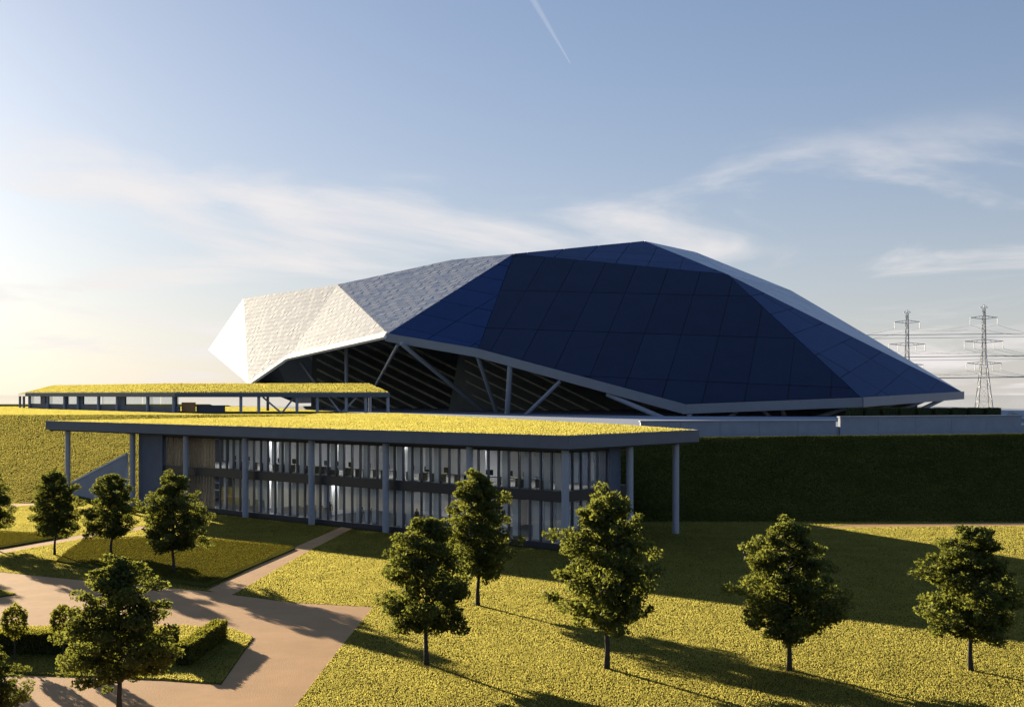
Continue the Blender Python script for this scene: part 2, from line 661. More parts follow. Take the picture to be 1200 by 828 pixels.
# hill on the left and plateau
n = 900000
Yv = rng.uniform(141, 330, n)
Xv = rng.uniform(-0.56, -0.06, n) * Yv
dd = (Xv - 15) * 0.93 + (Yv - 117) * 0.37
ok = (dd < -1) & ~in_poly(Xv, Yv, FOOTPRINT) & ~in_poly(Xv, Yv, gpoly(HILLPATH)) & (rng.uniform(0, 1, n) < 150 / Yv)
Xv, Yv = Xv[ok], Yv[ok]
link('grass', np_mesh('grass', blades(Xv, Yv, zt(Xv, Yv), 0.075, 0.18), 3, M['blade']), label='glowing grass on the sunlit hill', kind='stuff')

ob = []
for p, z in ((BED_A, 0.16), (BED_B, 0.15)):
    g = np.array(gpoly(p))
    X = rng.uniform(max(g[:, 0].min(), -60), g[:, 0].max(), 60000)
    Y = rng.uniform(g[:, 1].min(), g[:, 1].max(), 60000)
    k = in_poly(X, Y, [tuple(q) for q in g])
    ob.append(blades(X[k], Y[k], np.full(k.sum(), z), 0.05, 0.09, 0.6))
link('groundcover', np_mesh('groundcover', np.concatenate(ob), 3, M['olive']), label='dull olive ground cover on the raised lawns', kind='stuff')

# ------------------------------------------------------------------ main pavilion
ZR, ZF = 9.58, 8.52                                         # roof top and fascia bottom
bld = empty('pavilion', B(0, 0), label='two storey glazed pavilion with a flat green roof on slim columns', cat='building')


def bpart(mb, name, m, parent=None, **kw):
    """built in world axes, then moved under its thing"""
    o = mb.build(name, m, **kw)
    p = parent if parent else bld
    o.parent = p
    o.matrix_parent_inverse = Matrix.Translation(-p_loc(p))
    return o


def p_loc(p):
    v = Vector((0, 0, 0))
    while p is not None:
        v += p.location if p.parent is None else Vector((0, 0, 0))
        p = p.parent
    return v


def child(mb, name, m, parent, **kw):
    o = mb.build(name, m, **kw)
    o.parent = parent
    root = parent
    while root.parent is not None:
        root = root.parent
    if root is parent:
        o.matrix_parent_inverse = Matrix.Translation(-root.location)
    return o


def bb(mb, s0, s1, t0, t1, z0, z1):
    c = B((s0 + s1) / 2, (t0 + t1) / 2, (z0 + z1) / 2)
    return mb.box(c, U * abs(s1 - s0) / 2, V * abs(t1 - t0) / 2, Vector((0, 0, abs(z1 - z0) / 2)))


roof_poly = [B(-1.3, -1.3), B(81, -1.3), B(81, 40), Vector((-34, 206, 0)), Vector((-20.5, 209, 0)), Vector((-9.2, 183, 0)),
             Vector((4.3, 150, 0)), Vector((12.0, 132, 0)), B(-1.3, 18.8)]
roof_poly = [p.to_2d() for p in roof_poly]
cen = sum((p for p in roof_poly), Vector((0, 0))) / len(roof_poly)
roof = child(MB().prism(roof_poly, ZF, ZR - 0.10), 'roof', M['fascia'], bld)
lip = MB()
nrp = len(roof_poly)
for i in (0, 8, 7, 6, 5):                                   # raised metal edge strip
    a, b_ = roof_poly[i], roof_poly[(i + 1) % nrp]
    d = (b_ - a).normalized()
    nrm = Vector((-d.y, d.x))
    if nrm.dot(cen - a) < 0:
        nrm = -nrm
    c = (a + b_) / 2 + nrm * 0.07
    lip.box((c.x, c.y, ZR - 0.055), (d.x * (b_ - a).length / 2, d.y * (b_ - a).length / 2, 0), (nrm.x * 0.10, nrm.y * 0.10, 0), (0, 0, 0.085))
child(lip, 'roof_edge', M['fascia'], roof)
turf_poly = [cen + (p - cen) * 0.992 for p in roof_poly]
turf = child(MB().prism(turf_poly, ZR - 0.12, ZR), 'turf', M['soil'], roof)
g = np.array([tuple(p) for p in roof_poly])
X = rng.uniform(g[:, 0].min(), g[:, 0].max(), 420000)
Y = rng.uniform(g[:, 1].min(), g[:, 1].max(), 420000)
k = in_poly(X, Y, [tuple(cen + (p - cen) * 0.985) for p in roof_poly]) & (rng.uniform(0, 1, len(X)) < 110 / Y)
gr = link('roof_grass', np_mesh('roof_grass', blades(X[k], Y[k], np.full(k.sum(), ZR), 0.09, 0.14), 3, M['blade']), kind='stuff')
gr.parent = roof
# soffit boards under the overhang
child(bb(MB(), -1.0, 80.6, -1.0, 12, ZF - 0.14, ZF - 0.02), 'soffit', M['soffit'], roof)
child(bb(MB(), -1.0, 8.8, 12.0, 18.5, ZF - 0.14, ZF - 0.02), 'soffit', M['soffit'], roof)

COLS = [(0, 0)] + [(10.6 * i, 0) for i in range(1, 7)] + [(78.0, 0), (0, 9.3), (0, 16.8)]
for s, t in COLS:
    z0 = float(zt(*B(s, t)[:2])) - 0.2
    child(MB().tube([B(s, t, z0), B(s, t, ZF)], 0.32, 14), 'column', M['column'], bld)
# floors, plinth, walls
child(bb(MB(), 0.6, 63.2, 0.6, 11, -0.2, 0.50), 'plinth', M['band'], bld)
slab = child(bb(MB(), 0.75, 58.4, 0.75, 10.5, 3.95, 4.85), 'floor_slab', M['band'], bld)
child(bb(MB(), 1.1, 58.2, 1.1, 10.4, 4.851, 4.90), 'carpet', M['floorin'], slab)
child(bb(MB(), 1.0, 58.2, 1.3, 10.4, 3.90, 3.949), 'ceiling', M['inner'], slab)
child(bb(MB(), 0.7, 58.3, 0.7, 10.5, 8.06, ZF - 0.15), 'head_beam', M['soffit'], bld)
child(bb(MB(), 1.2, 58.2, 1.2, 10.4, 8.0, 8.058), 'ceiling', M['inner'], bld)
child(bb(MB(), 8.7, 63.0, 10.5, 10.9, 0.3, ZF - 0.15), 'back_wall', M['inner'], bld)
child(bb(MB(), 0.8, 8.7, 8.7, 9.0, 0.3, ZF - 0.15), 'back_wall', M['inner'], bld)
child(bb(MB(), 8.4, 8.7, 9.0, 10.5, 0.3, ZF - 0.15), 'back_wall', M['inner'], bld)
child(bb(MB(), 0.55, 8.9, 7.1, 8.7, -0.2, ZF - 0.14), 'end_wall', M['slate'], bld)
child(bb(MB(), 58.4, 63.2, 0.55, 14, -0.2, ZF - 0.14), 'end_wall', M['slate'], bld)
for si in (10.6, 21.2, 31.8, 42.4):
    for z0, z1 in ((0.5, 3.9), (4.9, 8.0)):
        if random.random() < 0.6:
            child(bb(MB(), si + 2.0, si + 2.15, 4.5, 10.4, z0, z1), 'partition', M['inner'], bld)
PITCH = 10.6 / 9
mull_u = bb(MB(), -0.04, 0.04, 0.0, 0.0, 0, 0)
levels = ((0.50, 3.95), (4.85, 8.06))


def pane_run(n, front, o0):
    for z0, z1 in levels:
        for i in range(n + 1):
            q = o0 + i * PITCH
            mb = MB()
            if front:
                bb(mb, q - 0.07, q + 0.07, 0.92, 1.14, z0, z1)
            else:
                bb(mb, 0.92, 1.14, q - 0.07, q + 0.07, z0, z1)
            child(mb, 'mullion', M['mullion'], bld)
            if i == n:
                continue
            mb = MB()
            if front:
                bb(mb, q + 0.07, q + PITCH - 0.07, 1.02, 1.045, z0, z1)
            else:
                bb(mb, 1.02, 1.045, q + 0.07, q + PITCH - 0.07, z0, z1)
            child(mb, 'pane', M['glass'], bld)
            # vertical blinds inside, drawn over most panes
            upper = z0 > 3
            if random.random() < (0.70 if upper else 0.80):
                a0 = q + 0.07 + random.uniform(0.12, 0.28)
                a1 = a0 + random.uniform(0.52, 0.78)
                zb = z0 + (0.1 if random.random() < 0.6 else random.uniform(0.5, 1.2))
                mb = MB()
                if front:
                    bb(mb, a0, a1, 1.20, 1.23, zb, z1 - 0.05)
                else:
                    bb(mb, 1.20, 1.23, a0, a1, zb, z1 - 0.05)
                child(mb, 'blind', M['curtain'], bld)


pane_run(40, True, 1.05)
pane_run(5, False, 1.15)
# timber fins before the stair
for i in range(17):
    q = 49.2 + i * 0.54
    child(bb(MB(), q, q + 0.16, 0.80, 1.10, 0.5, 8.06), 'fin', M['timber'], bld)
child(bb(MB(), 48.6, 58.4, 1.6, 1.63, 0.5, 8.06), 'pane', M['glass'], bld)
for zz in (2.4, 3.2):
    child(bb(MB(), 48.6, 58.4, 1.25, 1.33, zz, zz + 0.10), 'rail', M['white'], bld)
# unseen glow panels added below the ceilings to brighten the blinds
for zc in (3.88, 7.97):
    for i in range(11):
        child(bb(MB(), 3 + i * 5, 4.4 + i * 5, 3.5, 5.0, zc, zc + 0.015), 'fill_panel', M['fill_glow'], bld)
# outside stair ramp with white parapet at the open end
ra, rb_ = G(92, 572, 0.6), PY(150, 534, 141.5)
ramp = empty('ramp', (ra.x, ra.y, 0), label='sloping ramp with a pale parapet beside the open end of the pavilion', cat='ramp')
r0, r1 = Vector((-51.5, 143.5, 1.2)), Vector((-43.4, 136.2, 4.9))
r0 = PY(86, 566, 146.0)
r1 = PY(149, 533, 140.5)
vs = [Vector((p.x, p.y, z)) for p in (r0, r1) for z in (-0.3, p.z)]
nn = Vector((r1.y - r0.y, -(r1.x - r0.x), 0)).normalized() * 0.18
pm = MB().add([v - nn for v in vs] + [v + nn for v in vs],
              [(0, 1, 3, 2), (4, 6, 7, 5), (0, 4, 5, 1), (2, 3, 7, 6), (1, 5, 7, 3), (0, 2, 6, 4)])
child(pm, 'parapet', M['concrete'], ramp)
child(MB().beam(r0 + Vector((0, 0, 0.12)), r1 + Vector((0, 0, 0.12)), 0.5, 0.22), 'coping', M['white'], ramp)

# ------------------------------------------------------------------ furniture and people behind the glass
desk0 = None


def make_desk(loc, rz, label):
    o = empty('desk', loc, rz, label=label, cat='desk', group='dark desks behind the upper glass')
    MB().box((0, 0, 0.73), (0.8, 0, 0), (0, 0.38, 0), (0, 0, 0.02)).build('desk_top', M['dark'], o)
    for sx in (-0.72, 0.72):
        MB().box((sx, 0, 0.355), (0.03, 0, 0), (0, 0.33, 0), (0, 0, 0.355)).build('leg', M['dark'], o)
    MB().box((0.25, 0.1, 1.12), (0.38, 0, 0), (0, 0.02, 0), (0, 0, 0.24)).box((0.25, 0.12, 0.82), (0.04, 0, 0), (0, 0.02, 0), (0, 0, 0.07)).build('screen', M['dark'], o)
    return o


rzb = math.atan2(U.y, U.x)
k = 0
for s in (46.2, 44.0, 41.0, 38.6, 36.4, 33.8, 31.6, 29.6, 27.6, 25.4, 22.6, 19.4, 17.2, 14.6, 12.0, 9.6, 7.4, 5.2, 3.0):
    lab = 'black desk with a screen behind the upper storey glazing'
    if desk0 is None:
        desk0 = make_desk(B(s, 2.1, 4.905), rzb, lab)
    else:
        d = copy_tree(desk0)
        d.location = B(s, random.uniform(1.75, 2.1), 4.905)
        d.rotation_euler = (0, 0, rzb + random.uniform(-0.2, 0.2))


def make_person(loc, rz, label, pose=0):
    pts = {'pelvis': (0, 0, .95), 'spine': (0, .01, 1.15), 'chest': (0, .0, 1.36), 'neck': (0, 0, 1.50), 'head': (0, -.02, 1.63), 'top': (0, -.01, 1.72),
           'hl': (.10, 0, .90), 'kl': (.11, -.05, .50), 'al': (.11, .03, .09), 'tl': (.12, -.12, .04),
           'hr': (-.10, 0, .90), 'kr': (-.11, .04, .50), 'ar': (-.11, .10, .09), 'tr': (-.12, -.04, .04),
           'sl': (.19, 0, 1.42), 'el': (.25, .03, 1.14), 'wl': (.24, -.08, .90), 'fl': (.23, -.11, .80),
           'sr': (-.19, 0, 1.42), 'er': (-.25, .03, 1.14), 'wr': (-.23, -.06, .90), 'fr': (-.22, -.09, .80)}
    rad = {'pelvis': .15, 'spine': .13, 'chest': .15, 'neck': .06, 'head': .095, 'top': .07, 'hl': .095, 'kl': .06, 'al': .042, 'tl': .038, 'hr': .095,
           'kr': .06, 'ar': .042, 'tr': .038, 'sl': .06, 'el': .045, 'wl': .032, 'fl': .030, 'sr': .06, 'er': .045, 'wr': .032, 'fr': .030}
    ed = 'pelvis spine|spine chest|chest neck|neck head|head top|pelvis hl|hl kl|kl al|al tl|pelvis hr|hr kr|kr ar|ar tr|chest sl|sl el|el wl|wl fl|chest sr|sr er|er wr|wr fr'
    ks = list(pts)
    m = bpy.data.meshes.new('person')
    m.from_pydata([pts[q] for q in ks], [tuple(ks.index(q) for q in e.split()) for e in ed.split('|')], [])
    m.materials.append(M['cloth'])
    o = link('person', m, label=label, cat='person', group='people behind the ground floor glass')
    md = o.modifiers.new('skin', 'SKIN')
    for i, q in enumerate(ks):
        m.skin_vertices[0].data[i].radius = (rad[q], rad[q] * 0.85)
    m.skin_vertices[0].data[0].use_root = True
    sb = o.modifiers.new('sub', 'SUBSURF')
    sb.levels = sb.render_levels = 1
    o.location = loc
    o.rotation_euler = (0, 0, rz)
    return o


per0 = None
for s, t in ((31.0, 1.7), (26.6, 1.8), (24.9, 1.9), (3.4, 1.9), (19.3, 2.2)):
    if per0 is None:
        per0 = make_person(B(s, t, 0.50), 0.4, 'person in dark clothes standing behind the ground floor glass')
    else:
        p = per0.copy()
        col.objects.link(p)
        p.location = B(s, t, 0.50)
        p.rotation_euler = (0, 0, random.uniform(0, 6))

# ------------------------------------------------------------------ canopy building on the plateau
can = empty('entrance_hall', (-63, 223, 9.4), label='long low entrance hall with a grassy roof in front of the white stadium tip', cat='building')
ZB = 9.4
K = [Vector((-23.0, 225, 0)), Vector((-63.0, 223, 0)), Vector((-119, 292, 0)), Vector((-126.5, 306, 0))]   # front line, right to left
back = [Vector((-30, 251, 0)), Vector((-72, 250, 0)), Vector((-122, 318, 0)), Vector((-127, 312, 0))]
ZC0, ZC1 = 12.35, 13.15
n = 4
vs = []
for a, b_ in zip(K, back):
    end = a is K[3]
    zf = ZC1 - (0.3 if end else 0)
    zb = zf + (0.3 if end else (1.95 if a is not K[2] else 2.0))
    vs += [Vector((a.x, a.y, ZC0)), Vector((a.x, a.y, zf)), Vector((b_.x, b_.y, zb)), Vector((b_.x, b_.y, ZC0))]
fs = []
for i in range(n - 1):
    a, b_ = i * 4, (i + 1) * 4
    fs += [(a, a + 1, b_ + 1, b_), (a + 1, a + 2, b_ + 2, b_ + 1), (a + 2, a + 3, b_ + 3, b_ + 2), (a + 3, a, b_, b_ + 3)]
fs += [(0, 3, 2, 1), (12, 13, 14, 15)]
croof = child(MB().add(vs, fs), 'roof', M['fascia'], can)
ctop = []
for i in range(n):
    a, b_ = vs[i * 4 + 1], vs[i * 4 + 2]
    ctop += [a.lerp(b_, 0.02) + Vector((0, 0, 0.03)), b_ + Vector((0, 0, 0.03))]
tb = MB()
for i in range(n - 1):
    q = [ctop[i * 2], ctop[i * 2 + 1], ctop[i * 2 + 3], ctop[i * 2 + 2]]
    tb.add(q + [p - Vector((0, 0, 0.02)) for p in q], [(0, 1, 2, 3), (0, 4, 5, 1), (2, 6, 7, 3), (3, 7, 4, 0), (1, 5, 6, 2)])
child(tb, 'turf', M['soil'], croof)
cg = []
for i in range(n - 1):
    cnt = 22000
    a, b_ = rng.uniform(0, 1, cnt), rng.uniform(0.02, 1, cnt)
    q0, q1, q2, q3 = [np.array(p) for p in (ctop[i * 2], ctop[i * 2 + 1], ctop[i * 2 + 3], ctop[i * 2 + 2])]
    P = (q0[None] * (1 - a)[:, None] + q3[None] * a[:, None]) * (1 - b_)[:, None] + (q1[None] * (1 - a)[:, None] + q2[None] * a[:, None]) * b_[:, None]
    cg.append(blades(P[:, 0], P[:, 1], P[:, 2], 0.12, 0.18))
o = link('roof_grass', np_mesh('roof_grass', np.concatenate(cg), 3, M['blade']), kind='stuff')
o.parent = croof


def ccol(p, r=0.3):
    child(MB().tube([(p.x, p.y, ZB - 0.3), (p.x, p.y, ZC0)], r, 10), 'column', M['column'], can)


for px in (454, 428, 405, 371, 347, 302, 281):
    f = (px - 600) / FPX
    a, b_ = K[0], K[1]
    t = (a.x - f * a.y) / ((a.x - b_.x) - f * (a.y - b_.y))
    q = a.lerp(b_, min(max(t, 0.01), 0.99)) + Vector((0, 0.9, 0))
    ccol(q)
for t in (0.02, 0.16, 0.34, 0.46, 0.60, 0.70, 0.83, 0.985):
    q = K[1].lerp(K[2], t) + Vector((0.5, 0.4, 0))
    ccol(q, 0.34)
for q in (K[3] + Vector((0.6, -0.3, 0)), K[2].lerp(K[3], 0.5) + Vector((0.5, 0.2, 0)), back[0] + Vector((0.3, -1, 0)), back[1] + Vector((2, -1, 0)), (back[0] + back[1]) / 2 + Vector((0, -1, 0))):
    ccol(q)
# V struts in the open bay
for p, q in ((308, 330), (345, 330), (385, 400), (418, 400)):
    a = PY(p, 466, 226)
    b_ = PY(q, 482, 226)
    child(MB().beam((a.x, 226, ZC0), (b_.x, 226, ZB - 0.1), 0.3, 0.3), 'brace', M['column'], can)
# parapet wall of the glazed wing with panes above
d = (K[2] - K[1]).normalized()
nn = Vector((-d.y, d.x, 0))
w0, w1 = K[1] + Vector((0.8, 0.6, 0)), K[2] + Vector((0.8, 0.6, 0))
mid = (w0 + w1) / 2
child(MB().box((mid.x, mid.y, ZB + 0.45), d * (w1 - w0).length / 2, nn * 0.15, Vector((0, 0, 0.75))), 'parapet', M['slate'], can)
for t0, t1 in ((0.30, 0.335), (0.575, 0.62), (0.69, 0.72), (0.86, 0.9)):
    a, b_ = w0.lerp(w1, t0), w0.lerp(w1, t1)
    c = (a + b_) / 2
    child(MB().box((c.x, c.y, ZB + 1.75), d * (b_ - a).length / 2, nn * 0.17, Vector((0, 0, 1.25))), 'wall_panel', M['slate'], can)
tt = [0.0, 0.10, 0.20, 0.30, 0.335, 0.455, 0.575, 0.62, 0.69, 0.72, 0.86, 0.9, 1.0]
for t0, t1 in zip(tt, tt[1:]):
    if (t0, t1) in ((0.30, 0.335), (0.575, 0.62), (0.69, 0.72), (0.86, 0.9)):
        continue
    a, b_ = w0.lerp(w1, t0 + 0.004), w0.lerp(w1, t1 - 0.004)
    c = (a + b_) / 2
    child(MB().box((c.x, c.y, ZB + 2.075), d * (b_ - a).length / 2, nn * 0.02, Vector((0, 0, 0.87))), 'pane', M['glass'], can)
# kiosk panels between the wings
a = PY(213, 470, 226)
child(MB().box((PY(221, 470, 226).x, 226, ZB + 0.8), (1.3, 0, 0), (0, 0.15, 0), (0, 0, 1.15)), 'wall_panel', M['paving'], can)
child(MB().box((PY(247, 470, 227).x, 227, ZB + 0.55), (2.7, 0, 0), (0, 0.15, 0), (0, 0, 0.85)), 'wall_panel', M['slate'], can)

# ------------------------------------------------------------------ stadium
st = empty('stadium', (5, 300, 8.5), label='faceted stadium with white shingled tip and dark navy panelled roof', cat='stadium')
S = {}
for kk, px, py, Y in (('h', 602, 298, 315), ('j', 561, 409, 268), ('l', 803, 474, 238), ('n', 1126, 459, 300), ('i', 755, 283, 352),
                      ('f', 455, 391, 285), ('d', 396, 334, 340), ('e', 340, 417, 330), ('b', 286, 350, 398), ('a', 245, 410, 425)):
    S[kk] = PY(px, py, Y)


def pnorm(a, b, c):
    n_ = (S[b] - S[a]).cross(S[c] - S[a]).normalized()
    return n_ if n_.dot(Vector((0, 0, HC)) - S[a]) > 0 else -n_


nE = pnorm('h', 'j', 'l')
S['m'] = on_plane(1008, 466, S['l'], nE)
S['q'] = on_plane(852, 322, S['l'], nE)
nB = pnorm('b', 'd', 'e')
S['c'] = on_plane(292, 450, S['b'], nB)
nC = pnorm('d', 'h', 'f')
S['g'] = on_plane(530, 305, S['d'], nC)
S['o1'] = PY(815, 296, 362)
S['o2'] = PY(927, 341, 350)
S['o3'] = PY(1019, 395, 334)
# far side, down to the ground beyond
S['x1'] = Vector((-78, 432, 9.5))
S['x2'] = Vector((-60, 468, 9.5))
S['x3'] = Vector((30, 455, 9.5))
S['x4'] = Vector((100, 400, 9.5))
S['x5'] = Vector((122, 330, 11.5))


def facet_cells(keys, e1, w1, w2, off=(0.0, 0.0), brick=False):
    """cut a flat facet into cells; w1 along e1, w2 across"""
    P = [S[k_] for k_ in keys]
    nrm = (P[1] - P[0]).cross(P[2] - P[0]).normalized()
    if nrm.dot(Vector((0, 0, HC)) - P[0]) < 0:
        nrm = -nrm
    e1 = (e1 - nrm * e1.dot(nrm)).normalized()
    e2 = nrm.cross(e1)
    o_ = P[0]
    poly = [((p - o_).dot(e1), (p - o_).dot(e2)) for p in P]

    def clip(pl, ax, v, sign):
        out = []
        for i in range(len(pl)):
            a, b = pl[i], pl[(i + 1) % len(pl)]
            da, db = sign * (a[ax] - v), sign * (b[ax] - v)
            if da >= 0:
                out.append(a)
            if da * db < 0:
                t = da / (da - db)
                out.append((a[0] + t * (b[0] - a[0]), a[1] + t * (b[1] - a[1])))
        return out
    us = [p[0] for p in poly]
    vs_ = [p[1] for p in poly]
    cells = []
    j0 = math.floor((min(vs_) - off[1]) / w2)
    for j in range(j0, math.ceil((max(vs_) - off[1]) / w2) + 1):
        row = clip(clip(poly, 1, off[1] + j * w2, 1), 1, off[1] + (j + 1) * w2, -1)
        if len(row) < 3:
            continue
        sh = (w1 / 2 if (brick and j % 2) else 0) + off[0]
        i0 = math.floor((min(us) - sh) / w1)
        for i in range(i0, math.ceil((max(us) - sh) / w1) + 1):
            c = clip(clip(row, 0, sh + i * w1, 1), 0, sh + (i + 1) * w1, -1)
            if len(c) < 3:
                continue
            ar = abs(sum(c[q][0] * c[(q + 1) % len(c)][1] - c[(q + 1) % len(c)][0] * c[q][1] for q in range(len(c)))) / 2
            if ar < 0.006 * w1 * w2:
                continue
            cells.append(c)
    return cells, o_, e1, e2, nrm


def cell_prism(mb, c, o_, e1, e2, nrm, gap, th, tilt=0.0, lift=0.03):
    cx = sum(p[0] for p in c) / len(c)
    cy = sum(p[1] for p in c) / len(c)
    pts = []
    for p in c:
        dx, dy = p[0] - cx, p[1] - cy
        L = math.hypot(dx, dy) + 1e-6
        kf = max(0.2, 1 - gap * 1.3 / L)
        pts.append((cx + dx * kf, cy + dy * kf))
    if sum(pts[q][0] * pts[(q + 1) % len(pts)][1] - pts[(q + 1) % len(pts)][0] * pts[q][1] for q in range(len(pts))) < 0:
        pts = pts[::-1]
    ta, tb_ = random.uniform(-tilt, tilt), random.uniform(-tilt, tilt)
    lo = [o_ + e1 * p[0] + e2 * p[1] + nrm * lift for p in pts]
    hi = [o_ + e1 * p[0] + e2 * p[1] + nrm * (lift + th + (p[0] - cx) * ta + (p[1] - cy) * tb_) for p in pts]
    n_ = len(pts)
    mb.add(lo + hi, [tuple(range(n_, 2 * n_))] + [(i, (i + 1) % n_, n_ + (i + 1) % n_, n_ + i) for i in range(n_)])


def img_dir(keys, p0, p1):
    n_ = pnorm(*keys[:3])
    return on_plane(*p1, S[keys[0]], n_) - on_plane(*p0, S[keys[0]], n_)


def skin(keys, m=None, th=0.5):
    P = [S[k_] for k_ in keys]
    nrm = (P[1] - P[0]).cross(P[2] - P[0]).normalized()
    up = Vector((0, 0, HC)) - P[0]
    if nrm.dot(up) < 0:
        P = P[::-1]
    return MB().add(P, [tuple(range(len(P)))])


def facet(keys, m, e1, w1, w2, off=(0, 0), gap=0.13, th=0.16):
    child(skin(keys), 'roof_membrane', M['seam'], st)
    cells, *fr = facet_cells(keys, e1, w1, w2, off)
    for c in cells:
        mb = MB()
        cell_prism(mb, c, *fr, gap, th, tilt=0.002)
        child(mb, 'roof_panel', m, st)


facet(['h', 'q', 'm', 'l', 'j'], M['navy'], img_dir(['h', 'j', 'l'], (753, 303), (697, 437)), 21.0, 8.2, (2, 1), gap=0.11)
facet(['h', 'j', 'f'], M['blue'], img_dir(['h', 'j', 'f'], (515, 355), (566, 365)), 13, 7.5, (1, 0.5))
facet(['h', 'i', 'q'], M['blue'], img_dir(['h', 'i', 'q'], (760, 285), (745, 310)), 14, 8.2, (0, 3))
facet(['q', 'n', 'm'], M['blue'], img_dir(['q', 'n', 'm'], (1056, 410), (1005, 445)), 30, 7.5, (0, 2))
for tri in (['i', 'o1', 'q'], ['o1', 'o2', 'q'], ['o2', 'o3', 'q'], ['o3', 'n', 'q']):
    facet(tri, M['pale'], S[tri[1]] - S[tri[0]], 12, 6.5)
for keys in (['b', 'd', 'e', 'c'], ['d', 'f', 'e'], ['a', 'b', 'c'], ['d', 'g', 'h', 'f']):
    child(skin(keys), 'roof_membrane', M['pale'], st)
    e1 = {'b': img_dir(['b', 'd', 'e'], (300, 380), (350, 372)), 'd': img_dir(['d', 'f', 'e'], (380, 380), (420, 368)),
          'a': S['c'] - S['a']}[keys[0]] if keys[1] != 'g' else S['h'] - S['d']
    cells, *fr = facet_cells(keys, e1, 2.6 if keys[0] != 'a' else 3.0, 1.7, brick=True)
    mb = MB()
    for c in cells:
        cell_prism(mb, c, *fr, 0.05, 0.14, tilt=0.022, lift=0.06)
    child(mb, 'shingles', M['shingle'], st, kind='stuff')
# far side of the roof
for keys in (['a', 'b', 'x2', 'x1'], ['b', 'd', 'x2'], ['d', 'g', 'x2'], ['g', 'h', 'x3', 'x2'], ['h', 'i', 'x3'], ['i', 'o1', 'x3'], ['o1', 'o2', 'x4', 'x3'], ['o2', 'o3', 'x4'], ['o3', 'n', 'x5', 'x4'], ['a', 'x1', 'c']):
    P = [S[q] for q in keys]
    child(MB().add(P, [tuple(range(len(P)))]), 'roof_slope', M['pale'], st)
# edge beams


def edge_beam(a, b, m, w=1.6, h=1.9, dz=-0.9, ext=0.3):
    d_ = (S[b] - S[a]).normalized()
    z = Vector((0, 0, dz))
    child(MB().beam(S[a] - d_ * ext + z, S[b] + d_ * ext + z, w, h), 'edge_beam', m, st)


for a, b in (('c', 'e'), ('e', 'f')):                       # white lip continuing the shingled slope
    nf = nB if a == 'c' else pnorm('d', 'f', 'e')
    d_ = (S[b] - S[a]).normalized()
    dn = d_.cross(nf)
    if dn.z > 0:
        dn = -dn
    c_ = (S[a] + S[b]) / 2 + dn * 0.75 + nf * 0.35
    child(MB().box(c_, d_ * ((S[b] - S[a]).length / 2 + 0.3), dn * 0.85, nf * 0.35), 'edge_beam', M['lip'], st)
for a, b in (('f', 'j'), ('j', 'l'), ('l', 'm'), ('m', 'n')):
    edge_beam(a, b, M['edge'], 1.5, 1.9, -0.85)
# inclined struts: photo rows give the two ends, the distance is that of the edge above
PF = 8.5


def strut(p, q, Y0, Y1, r=0.42):
    child(MB().tube([PY(*p, Y0), PY(*q, Y1)], r, 8), 'strut', M['strut'], st)


strut((470, 402), (575, 488), 279, 300, 0.55)
strut((466, 404), (440, 452), 283, 320, 0.42)
strut((560, 418), (585, 492), 270, 285, 0.50)
strut((598, 428), (594, 492), 263, 268, 0.62)
strut((657, 446), (610, 492), 256, 262, 0.42)
strut((712, 462), (792, 496), 249, 236, 0.50)
strut((808, 481), (808, 494), 238, 238, 0.5)
strut((869, 478), (850, 492), 240, 240, 0.45)
strut((892, 478), (905, 492), 241, 241, 0.45)
strut((916, 478), (921, 492), 242, 242, 0.45)
strut((1000, 475), (955, 490), 241, 241, 0.45)
strut((1050, 472), (1000, 489), 262, 262, 0.4)
strut((1085, 468), (1045, 485), 275, 270, 0.5)
strut((1110, 465), (1070, 484), 288, 276, 0.5)
strut((406, 405), (406, 452), 322, 322, 0.55)
strut((352, 424), (372, 452), 345, 345, 0.4)
# bowl inside: raked seat rows running away to the right, dark shell behind
for i in range(17):
    y0 = 352 + 11.5 * i
    child(MB().beam(PY(372, y0, 372), PY(720, y0 + 172, 352), 0.9, 0.7), 'seat_row', M['seats'], st)
child(MB().add([(-64, 380, 7), (44, 440, 7), (40, 458, 34), (-66, 396, 34)], [(0, 1, 2, 3)]), 'bowl_shell', M['bowl'], st)
child(MB().add([(46, 425, 7), (112, 330, 7), (112, 330, 12.5), (46, 425, 30)], [(0, 1, 2, 3)]), 'bowl_shell', M['bowl'], st)
for i in range(9):                                          # second, nearer bank of rows behind the front struts
    y0 = 398 + 12 * i
    child(MB().beam(PY(545, y0, 322), PY(760, y0 + 105, 312), 0.7, 0.5), 'seat_row', M['seats'], st)
child(MB().add([(-17, 316, 7), (66, 357, 7), (68, 365, 22), (-14, 324, 26)], [(0, 1, 2, 3)]), 'bowl_shell', M['bowl'], st)

# ------------------------------------------------------------------ podium and retaining wall
W0, W1, W2 = Vector((17.0, 158.5, 0)), Vector((44.5, 163, 0)), Vector((74.0, 174, 0))
pod = [W0 + Vector((0, 0.3, 0)), W1 + Vector((0, 0.3, 0)), W2, Vector((150, 230, 0)), Vector((150, 430, 0)), Vector((-60, 470, 0)), Vector((-118, 450, 0)), Vector((-104, 425, 0)), Vector((-26, 234, 0))]
MB().prism([p[:2] for p in pod], 5.5, PF).build('podium', M['concrete'], kind='structure', label='dark paved stadium podium')


